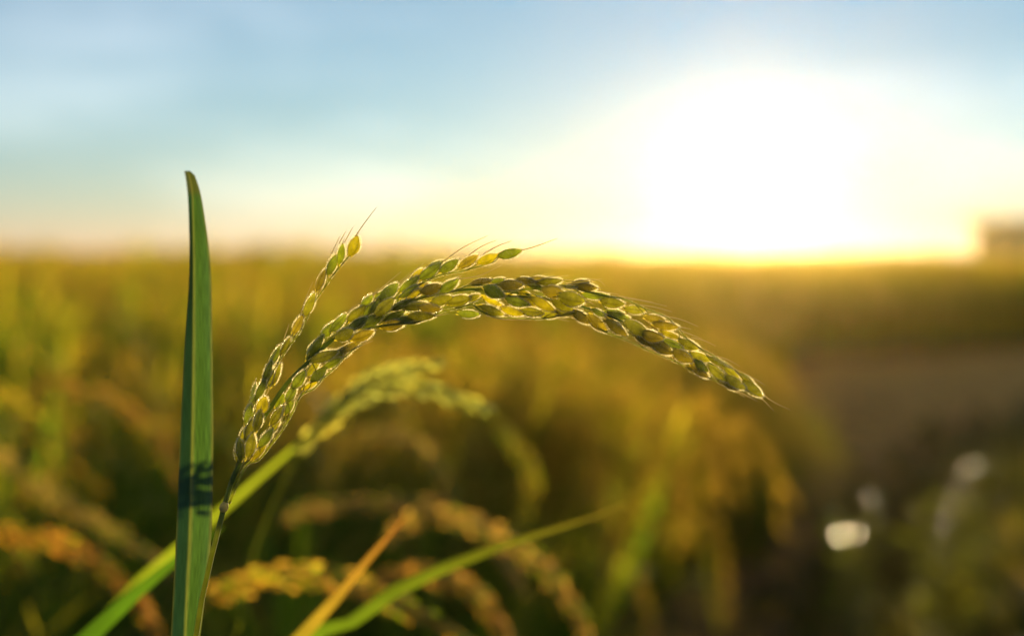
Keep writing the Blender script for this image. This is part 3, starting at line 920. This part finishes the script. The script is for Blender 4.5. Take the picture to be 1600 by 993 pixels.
def edge_low(x, y):
    """Plants stand lower and splay outward towards the trodden edge."""
    rise = 1.0 + 0.05 * math.sin(x * 2.3 + 1.3 * math.sin(y * 1.1)) * math.sin(y * 1.7 + 0.8) + 0.05 * math.sin(x * 5.1 + y * 3.7)
    rise += 0.06 * min(1, max(0, -x / 4)) * min(1, max(0, (y - 2) / 4))
    if y < 2.2:
        return min(rise, 1.0) * 0.94
    dx = (edge_x(y) - x) * (1 if y < 12 else 0.25)
    return rise * float(np.clip(0.55 + 0.45 * dx / 0.75, 0.55, 1.0))


ax_min = lambda y: -0.42 * y - 0.35
cand = []
y = 1.0
while y < 9.5:
    x = ax_min(y)
    while x < min(edge_x(y) - 0.10, 0.42 * y + 0.4):
        cand.append((x + rnd.normal() * 0.045, y + rnd.normal() * 0.045))
        x += 0.27
    y += 0.25
for k in range(34):                      # plants leaning out over the path where the field bulges
    yy = rnd.uniform(3.7, 6.5)
    cand.append((edge_x(yy) - rnd.uniform(0.0, 0.35), yy))
cand = [c for c in cand if not (c[1] < 1.25 and abs(c[0]) < 0.9 and c[1] < 1.1)]
cand = [c for c in cand if not (1.15 < c[1] < 2.0 and abs(c[0] + 0.27 * c[1]) < 0.15)]
cand = [c for c in cand if not (1.9 < c[1] < 3.6 and c[0] > -0.35)]
lean = [(rnd.uniform(-0.45, -0.03), rnd.uniform(1.95, 3.6)) for k in range(40)]    # hills that lean out over the path
cand += lean
cand.sort(key=lambda c: math.hypot(*c))
near_h, rest_h = cand[:255], cand[255:]
print('hills', len(cand), near_h[-1])

protos = []
for s in range(8):                       # the last two are heavy with ripe ears
    fo, pans = hill_parts(100 + s, 0, rich=s > 5)
    protos.append((fo.build('foliage', M_LEAF, mesh_only=True), [p.build('panicle', M_GOLD, mesh_only=True) for p in pans]))
rg = np.random.default_rng(5)
for (x, y) in near_h:
    fm, pms = protos[rg.integers(len(protos))] if edge_x(y) - x > 1.0 or y < 2.4 else protos[rg.integers(6, 8)]
    r_ = bpy.data.objects.new('rice_plant', None)
    COL.objects.link(r_)
    r_.location = (x, y, 0)
    r_.rotation_euler = (0, 0, rg.normal() * 0.5)
    s = rg.uniform(0.93, 1.07)
    r_.scale = (s, s, s * rg.uniform(0.96, 1.05) * edge_low(x, y))
    if y > 2.4 and edge_x(y) - x < 1.2:
        r_.rotation_euler = (0, rg.uniform(0.1, 0.4), rg.normal() * 0.3)
    if (x, y) in lean:
        fm, pms = protos[rg.integers(6, 8)]
        r_.rotation_euler = (rg.normal() * 0.06, rg.uniform(0.12, 0.42), rg.normal() * 0.15)
        s = rg.uniform(0.92, 1.08)
        r_.scale = (s, s, s)
    tag(r_, 'blurred rice plant among the many in the field behind, green leaves and drooping golden panicles', 'rice plant', 'rice plants of the blurred field')
    o = bpy.data.objects.new('foliage', fm)
    COL.objects.link(o)
    o.parent = r_
    clump = math.sin(x * 2.1 + 0.7 * y) + math.sin(y * 2.9 - 1.1 * x)
    for pm in (pms if (x, y) in lean or edge_x(y) - x < 0.7 else pms[:1] if y < 1.9 or clump < -0.2 else pms[:4]):
        o = bpy.data.objects.new('panicle', pm)
        COL.objects.link(o)
        o.parent = r_

# the rest of the field as one mass
protos1, protos2 = [], []
for s in range(8):                       # the last three are heavy with ripe ears
    for lod, lst in ((1, protos1), (2, protos2)):
        fo, pans = hill_parts(200 + s, lod, rich=s > 4)
        fv, ff, fm_, fc = fo.arrays()
        vs, fs, ms, cs = [fv], list(ff), [0] * len(ff), [fc]
        n = len(fv)
        for p in pans:
            v_, f_, m__, c_ = p.arrays()
            vs.append(v_)
            cs.append(c_)
            fs += [tuple(i + n for i in q) for q in f_]
            ms += [1] * len(f_)
            n += len(v_)
        lst.append((np.concatenate(vs), fs, ms, np.concatenate(cs)))


class Big:
    """Many copies of small pre-made plants merged into one mesh, with numpy."""

    def __init__(self):
        self.v, self.c, self.lv, self.lt, self.m, self.n = [], [], [], [], [], 0

    def prep(self, pr):
        v, f, m, c = pr
        return v, np.concatenate([np.array(q, dtype=np.int32) for q in f]), np.array([len(q) for q in f], dtype=np.int32), np.array(m, dtype=np.int32), c

    def put(self, pp, loc, rz, sc):
        v, lv, lt, m, c = pp
        ca, sa = math.cos(rz), math.sin(rz)
        w = v * np.asarray(sc)
        w = np.stack([w[:, 0] * ca - w[:, 1] * sa, w[:, 0] * sa + w[:, 1] * ca, w[:, 2]], 1) + loc
        self.v.append(w)
        self.c.append(c)
        self.lv.append(lv + self.n)
        self.lt.append(lt)
        self.m.append(m)
        self.n += len(v)

    def build(self, name, mats):
        v, c, lv, lt, m = map(np.concatenate, (self.v, self.c, self.lv, self.lt, self.m))
        me = bpy.data.meshes.new(name)
        me.vertices.add(len(v))
        me.vertices.foreach_set('co', v.ravel())
        me.loops.add(len(lv))
        me.loops.foreach_set('vertex_index', lv)
        me.polygons.add(len(lt))
        me.polygons.foreach_set('loop_start', np.concatenate([[0], np.cumsum(lt)[:-1]]).astype(np.int32))
        me.polygons.foreach_set('loop_total', lt)
        for x in mats:
            me.materials.append(x)
        me.polygons.foreach_set('material_index', m)
        me.polygons.foreach_set('use_smooth', np.ones(len(lt), dtype=bool))
        me.update(calc_edges=True)
        at = me.color_attributes.new('pigment', 'FLOAT_COLOR', 'POINT')
        at.data.foreach_set('color', np.hstack([c, np.ones((len(c), 1))]).ravel())
        o = bpy.data.objects.new(name, me)
        COL.objects.link(o)
        return o


big = Big()
p1 = [big.prep(p) for p in protos1]
p2 = [big.prep(p) for p in protos2]
rg = np.random.default_rng(9)
for (x, y) in rest_h:
    big.put(p1[rg.integers(5) if edge_x(y) - x > 1.2 else rg.integers(5, 8)], (x, y, 0), rg.normal() * 0.6, rg.uniform(0.93, 1.08, 3) * np.array([1, 1, edge_low(x, y)]))
y = 9.5
while y < 70:
    st = 0.24 + (y - 9.5) * 0.012
    x = -0.40 * y - 0.3
    while x < min(edge_x(y) - 0.1, 0.40 * y + 0.5):
        sc = rg.uniform(0.9, 1.1, 3) * np.array([1 + (y - 9.5) * 0.02, 1, 1])
        sc[2] *= edge_low(x, y) * (1 + 0.17 * min(1, (y - 9.5) / 22))
        if rg.random() < (0.10 if x < 0 else 0.04):
            sc[2] *= rg.uniform(1.06, 1.28 if x < 0 else 1.14)
        big.put((p1 if y < 20 else p2)[rg.integers(4 if math.sin(x * 0.9) + math.sin(y * 1.1 + x * 0.4) < 0 else 8) if edge_x(y) - x > 5 else rg.integers(5, 8)], (x + rg.normal() * 0.06, y + rg.normal() * 0.06, 0), rg.normal() * 0.6, sc)
        x += st
    y += st
tag(big.build('rice_field', [M_LEAF, M_GOLD]), 'mass of golden green rice receding to the horizon', 'rice field', kind='stuff')

# dense lower canopy of the far field (leaf mass between the hills)
mb = MB()
V, Fc = [], []
cy = np.concatenate([np.arange(9.5, 40, 0.5), np.geomspace(41, 148, 40)])
NC = 90
for j, yy in enumerate(cy):
    a = -0.55 * yy - 4
    b = min(edge_x(yy) - (0.9 if yy < 12 else 3.0), 0.55 * yy + 4)
    for i in range(NC):
        xx = a + (b - a) * i / (NC - 1)
        h = 0.55 if yy < 30 else 0.55 + 0.45 * min(1, (yy - 30) / 35)
        h += rg.uniform(-0.06, 0.06) * (1 if yy < 60 else 1.3)
        h *= min(1, (NC - 1 - i) / 6) if yy < 30 else 1
        if j == 0 or i == NC - 1 and yy < 30:
            h = 0.03
        V.append((xx + rg.normal() * 0.05, yy, h))
for j in range(len(cy) - 1):
    for i in range(NC - 1):
        Fc.append((j * NC + i, j * NC + i + 1, (j + 1) * NC + i + 1, (j + 1) * NC + i))
cc = np.array([np.array((0.20, 0.15, 0.03)) * rg.uniform(0.5, 1.5) if v[1] > 30 else np.array((0.07, 0.09, 0.015)) for v in V])
mb.add(V, Fc, cc)
tag(mb.build('rice_canopy', M_LEAF, smooth=False), 'closed canopy of the distant rice', 'rice field', kind='stuff')

# ---------------------------------------------------------------- grass on the bank at the right
def tuft(seed, n, hmin, hmax, w):
    rg = np.random.default_rng(seed)
    m_ = MB()
    for k in range(n):
        az = rg.uniform(0, 6.283)
        o = np.array([math.cos(az), math.sin(az), 0])
        h = rg.uniform(hmin, hmax)
        b = o * rg.uniform(0, 0.04)
        q = rg.uniform(0.2, 0.9) * h
        g = rg.random()
        c0 = np.array((0.030, 0.042, 0.006)) * (1 - g) + np.array((0.080, 0.082, 0.011)) * g
        if rg.random() < 0.12:
            c0 = np.array((0.30, 0.22, 0.06))
        leaf(m_, [b, b + o * q * 0.3 + [0, 0, h * 0.7], b + o * q + [0, 0, h]], w * rg.uniform(0.7, 1.3), c0, c0 * 1.5, rg, side=(o[1], -o[0], 0.2), n=5)
    return m_.arrays()


gb = Big()
tf = [gb.prep(tuft(300 + s, 26, 0.08, 0.30, 0.008)) for s in range(5)]
ts = [gb.prep(tuft(320 + s, 14, 0.03, 0.10, 0.006)) for s in range(4)]
rg = np.random.default_rng(21)
for k in range(2600):
    y = 2.6 + 9.5 * rg.random() ** 0.8
    pr = path_right(y)
    x = pr + rg.random() ** 0.9 * min(0.46 * y + 0.5 - pr, 4.5) if 0.46 * y + 0.5 > pr else 99
    if x > 20:
        continue
    big_ = min(1.0, 0.35 + (x - pr) * 1.1)
    gb.put(tf[rg.integers(5)], (x, y, 0), rg.uniform(0, 6.28), rg.uniform(0.7, 1.3) * big_ * np.ones(3))
for k in range(350):                     # thin growth straying over the path and its far side
    y = 2.6 + 12 * rg.random()
    a, b = edge_x(y), path_right(y)
    t = 1 - 0.35 * rg.random() ** 2
    gb.put(ts[rg.integers(4)], (a + (b - a) * t, y, 0.02), rg.uniform(0, 6.28), rg.uniform(0.6, 1.3) * np.ones(3))
tag(gb.build('grass', [M_GRASS]), 'unkempt green grass and weeds beside the bare path', 'grass', kind='stuff')

# clods and straw on the path
cb = Big()
cl_ = []
for s in range(4):
    rg = np.random.default_rng(400 + s)
    m_ = MB()
    add_grain(m_, (0, 0, 0.008), (1, 0, 0), 0.05, 0.035, (0.1, 0.07, 0.04), rg, fine=False, flat=(0, 0, 1))
    v_, f_, mm_, c_ = m_.arrays()
    cl_.append(cb.prep((v_ + rg.normal(size=v_.shape) * 0.004, f_, mm_, c_)))
for k in range(1500):
    y = 2.4 + 9 * rg.random() ** 1.2
    a, b = edge_x(y) - 0.15, path_right(y) + 0.2
    cb.put(cl_[rg.integers(4)], (a + (b - a) * rg.random(), y, 0.025), rg.uniform(0, 6.28), rg.uniform(0.3, 1.5, 3))
tag(cb.build('soil_clods', [M_CLOD]), 'loose clods of dry soil on the path', 'soil clods', kind='stuff')

# tall broad-leaved weeds added beside the path to carry sun glints
M_GLINT = plant_mat('glint_leaf', 0.4, 0.30, 0.5, noise=0.2, nscale=30, gain=2.0)
M_WEED = plant_mat('weed_leaf', 0.5, 0.6, 0.12, noise=0.2, nscale=30, gain=2.0, tcol=(1.1, 1.0, 0.4))


def ray_at(px, py, y):
    v = FWD + (px - 800) / F * RIGHT + (496.5 - py) / F * UP
    return CAM + v * (y / v[1])


def blade(mb, base, tip, w, nrm_, col, rg):
    """A broad oval leaf from base to tip, its face turned along nrm_."""
    t = tip - base
    s_ = unit(np.cross(t, nrm_))
    V, C = [], []
    for i in range(9):
        q = i / 8
        ww = w * math.sin(math.pi * (0.08 + 0.9 * q)) ** 0.8
        c = base + t * q - np.array([0, 0, 0.10 * np.linalg.norm(t) * (q - 0.3) ** 2])
        for k in (-1, -0.5, 0, 0.5, 1):
            V.append(c + s_ * ww * 0.5 * k + nrm_ * (0.10 * w * abs(k)))
            C.append(col * (1.3 if k == 0 else 1))
    Fc = [(i * 5 + k, i * 5 + k + 1, (i + 1) * 5 + k + 1, (i + 1) * 5 + k) for i in range(8) for k in range(4)]
    mb.add(V, Fc, C)


def weed(top, label, rg, nl=9, glint=None, group=None):
    r_ = empty('weed', (top[0], top[1], 0), label, 'weed', group)
    base = np.array([top[0] + rg.normal() * 0.03, top[1] + rg.normal() * 0.03, 0])
    m_ = MB()
    line = spline([base, base * 0.5 + top * 0.5 + rg.normal(size=3) * 0.015, top], 14)
    m_.tube(line, [2.5 * MM, 1.8 * MM, 1 * MM], (0.10, 0.12, 0.03), 6)
    m_.build('stem', M_STEM, r_)
    for k in range(nl):
        i = int(4 + 9 * k / nl)
        az = k * 2.4 + rg.random()
        o = np.array([math.cos(az), math.sin(az), rg.uniform(0.1, 0.6)])
        m_ = MB()
        blade(m_, line[i], line[i] + o * rg.uniform(0.03, 0.07), rg.uniform(0.012, 0.022), unit(np.array([-o[0] * o[2], -o[1] * o[2], 1.0]) + rg.normal(size=3) * 0.15),
              np.array((0.13, 0.15, 0.02)) * rg.uniform(0.7, 1.5), rg)
        m_.build('leaf', M_WEED, r_)
    if glint is not None:
        for (p, ln_, w) in glint:
            v = unit(p - CAM)
            h = unit(np.array(SUN) - v)  # leaf face aimed to mirror the sun into the camera
            t = unit(np.cross(h, (0, 1, 0.0)))
            m_ = MB()
            t2 = unit(np.cross(t, h))
            blade(m_, p - t2 * ln_ * 0.5, p + t2 * ln_ * 0.5, w, h, np.array((0.10, 0.14, 0.03)), rg)
            m_.tube(spline([top - np.array([0, 0, 0.03]), p - t2 * ln_ * 0.7 - np.array([0, 0, 0.01]), p - t2 * ln_ * 0.48], 6), 0.8 * MM, (0.10, 0.12, 0.03), 5)
            m_.build('leaf', M_GLINT, r_)


rg = np.random.default_rng(77)
g1, g2 = ray_at(1310, 834, 2.95), ray_at(1336, 832, 2.97)
weed(g1 + np.array([0.01, 0.05, 0.01]), 'broad-leaved weed added with two leaves angled to flash white in the sun beside the path', rg, 9, [(g1, 0.038, 0.015), (g2, 0.024, 0.010)])
for k in range(18):
    px_, py_ = rg.uniform(1290, 1560), rg.uniform(715, 830)
    d_ = rg.uniform(2.7, 3.9)
    tp = ray_at(px_, py_, d_)
    gl = [(tp + rg.normal(size=3) * 0.015, rg.uniform(0.008, 0.015), 0.0048)] if k % 3 else None
    weed(tp, 'small leafy weed among those added to catch yellow light right of the path', rg, 8, gl, 'leafy weeds right of the path')

# ---------------------------------------------------------------- the shed on the horizon
sm = bpy.data.materials.new('painted_cladding')
sm.use_nodes = True
sn, sl = sm.node_tree.nodes, sm.node_tree.links
sp_ = sn['Principled BSDF']
wv = sn.new('ShaderNodeTexWave')
wv.inputs['Scale'].default_value = 3
sco = sn.new('ShaderNodeTexCoord')
sl.new(sco.outputs['Object'], wv.inputs['Vector'])
srp = sn.new('ShaderNodeValToRGB')
srp.color_ramp.elements[0].color = (0.09, 0.19, 0.15, 1)
srp.color_ramp.elements[1].color = (0.13, 0.26, 0.21, 1)
sl.new(wv.outputs['Fac'], srp.inputs['Fac'])
sl.new(srp.outputs[0], sp_.inputs['Base Color'])
sp_.inputs['Roughness'].default_value = 0.6


def flat_mat(name, c, r=0.6):
    m = bpy.data.materials.new(name)
    m.use_nodes = True
    t = m.node_tree
    nz = t.nodes.new('ShaderNodeTexNoise')
    nz.inputs['Scale'].default_value = 4
    rp = t.nodes.new('ShaderNodeValToRGB')
    rp.color_ramp.elements[0].color = (*[x * 0.8 for x in c], 1)
    rp.color_ramp.elements[1].color = (*[x * 1.2 for x in c], 1)
    t.links.new(nz.outputs['Fac'], rp.inputs['Fac'])
    t.links.new(rp.outputs[0], t.nodes['Principled BSDF'].inputs['Base Color'])
    t.nodes['Principled BSDF'].inputs['Roughness'].default_value = r
    return m


def box(mb, a, b, col=(0, 0, 0)):
    (x0, y0, z0), (x1, y1, z1) = a, b
    V = [(x0, y0, z0), (x1, y0, z0), (x1, y1, z0), (x0, y1, z0), (x0, y0, z1), (x1, y0, z1), (x1, y1, z1), (x0, y1, z1)]
    mb.add(V, [(3, 2, 1, 0), (4, 5, 6, 7), (0, 1, 5, 4), (1, 2, 6, 5), (2, 3, 7, 6), (3, 0, 4, 7)], col)


DS = 62.0
sx = (1522 - 800) / F * (DS + 5)
shed = empty('shed', (sx + 8, DS + 2.5, 0), 'dark green flat-roofed shed standing on the horizon at the right edge', 'shed')
m_ = MB()
box(m_, (sx, DS, 0), (sx + 16, DS + 5, 2.48))
m_.build('wall', sm, shed, smooth=False)
m_ = MB()
V = [(sx - 0.4, DS - 0.4, 2.483), (sx + 16.4, DS - 0.4, 2.483), (sx + 16.4, DS + 5.4, 2.483), (sx - 0.4, DS + 5.4, 2.483), (sx - 0.4, DS - 0.4, 2.60), (sx + 16.4, DS - 0.4, 2.60), (sx + 16.4, DS + 5.4, 2.74), (sx - 0.4, DS + 5.4, 2.74)]
m_.add(V, [(3, 2, 1, 0), (4, 5, 6, 7), (0, 1, 5, 4), (1, 2, 6, 5), (2, 3, 7, 6), (3, 0, 4, 7)], (0, 0, 0))
m_.build('roof', flat_mat('shed_roof', (0.05, 0.10, 0.09)), shed, smooth=False)
m_ = MB()
box(m_, (sx + 3, DS - 0.06, 0), (sx + 6, DS - 0.003, 2.0))
m_.build('door', flat_mat('shed_door', (0.06, 0.08, 0.06)), shed, smooth=False)
for k in range(3):
    m_ = MB()
    box(m_, (sx + 7.5 + 2.6 * k, DS - 0.05, 1.0), (sx + 8.9 + 2.6 * k, DS - 0.003, 1.7))
    m_.build('window', flat_mat('shed_glass', (0.04, 0.05, 0.05), 0.1), shed, smooth=False)

# ---------------------------------------------------------------- haze
hm = bpy.data.materials.new('flare_haze')
hm.use_nodes = True
hn, hl_ = hm.node_tree.nodes, hm.node_tree.links
hn.clear()
pv = hn.new('ShaderNodeVolumePrincipled')
pv.inputs['Density'].default_value = 0.00024
pv.inputs['Color'].default_value = (1.0, 0.72, 0.24, 1)  # gold volume added to stand in for the lens flare
pv.inputs['Anisotropy'].default_value = 0.90
ho = hn.new('ShaderNodeOutputMaterial')
hl_.new(pv.outputs[0], ho.inputs['Volume'])
m_ = MB()
box(m_, (-152, -152, -1.05), (152, 152, 2.95))
tag(m_.build('flare_haze', hm, smooth=False), kind='stuff')
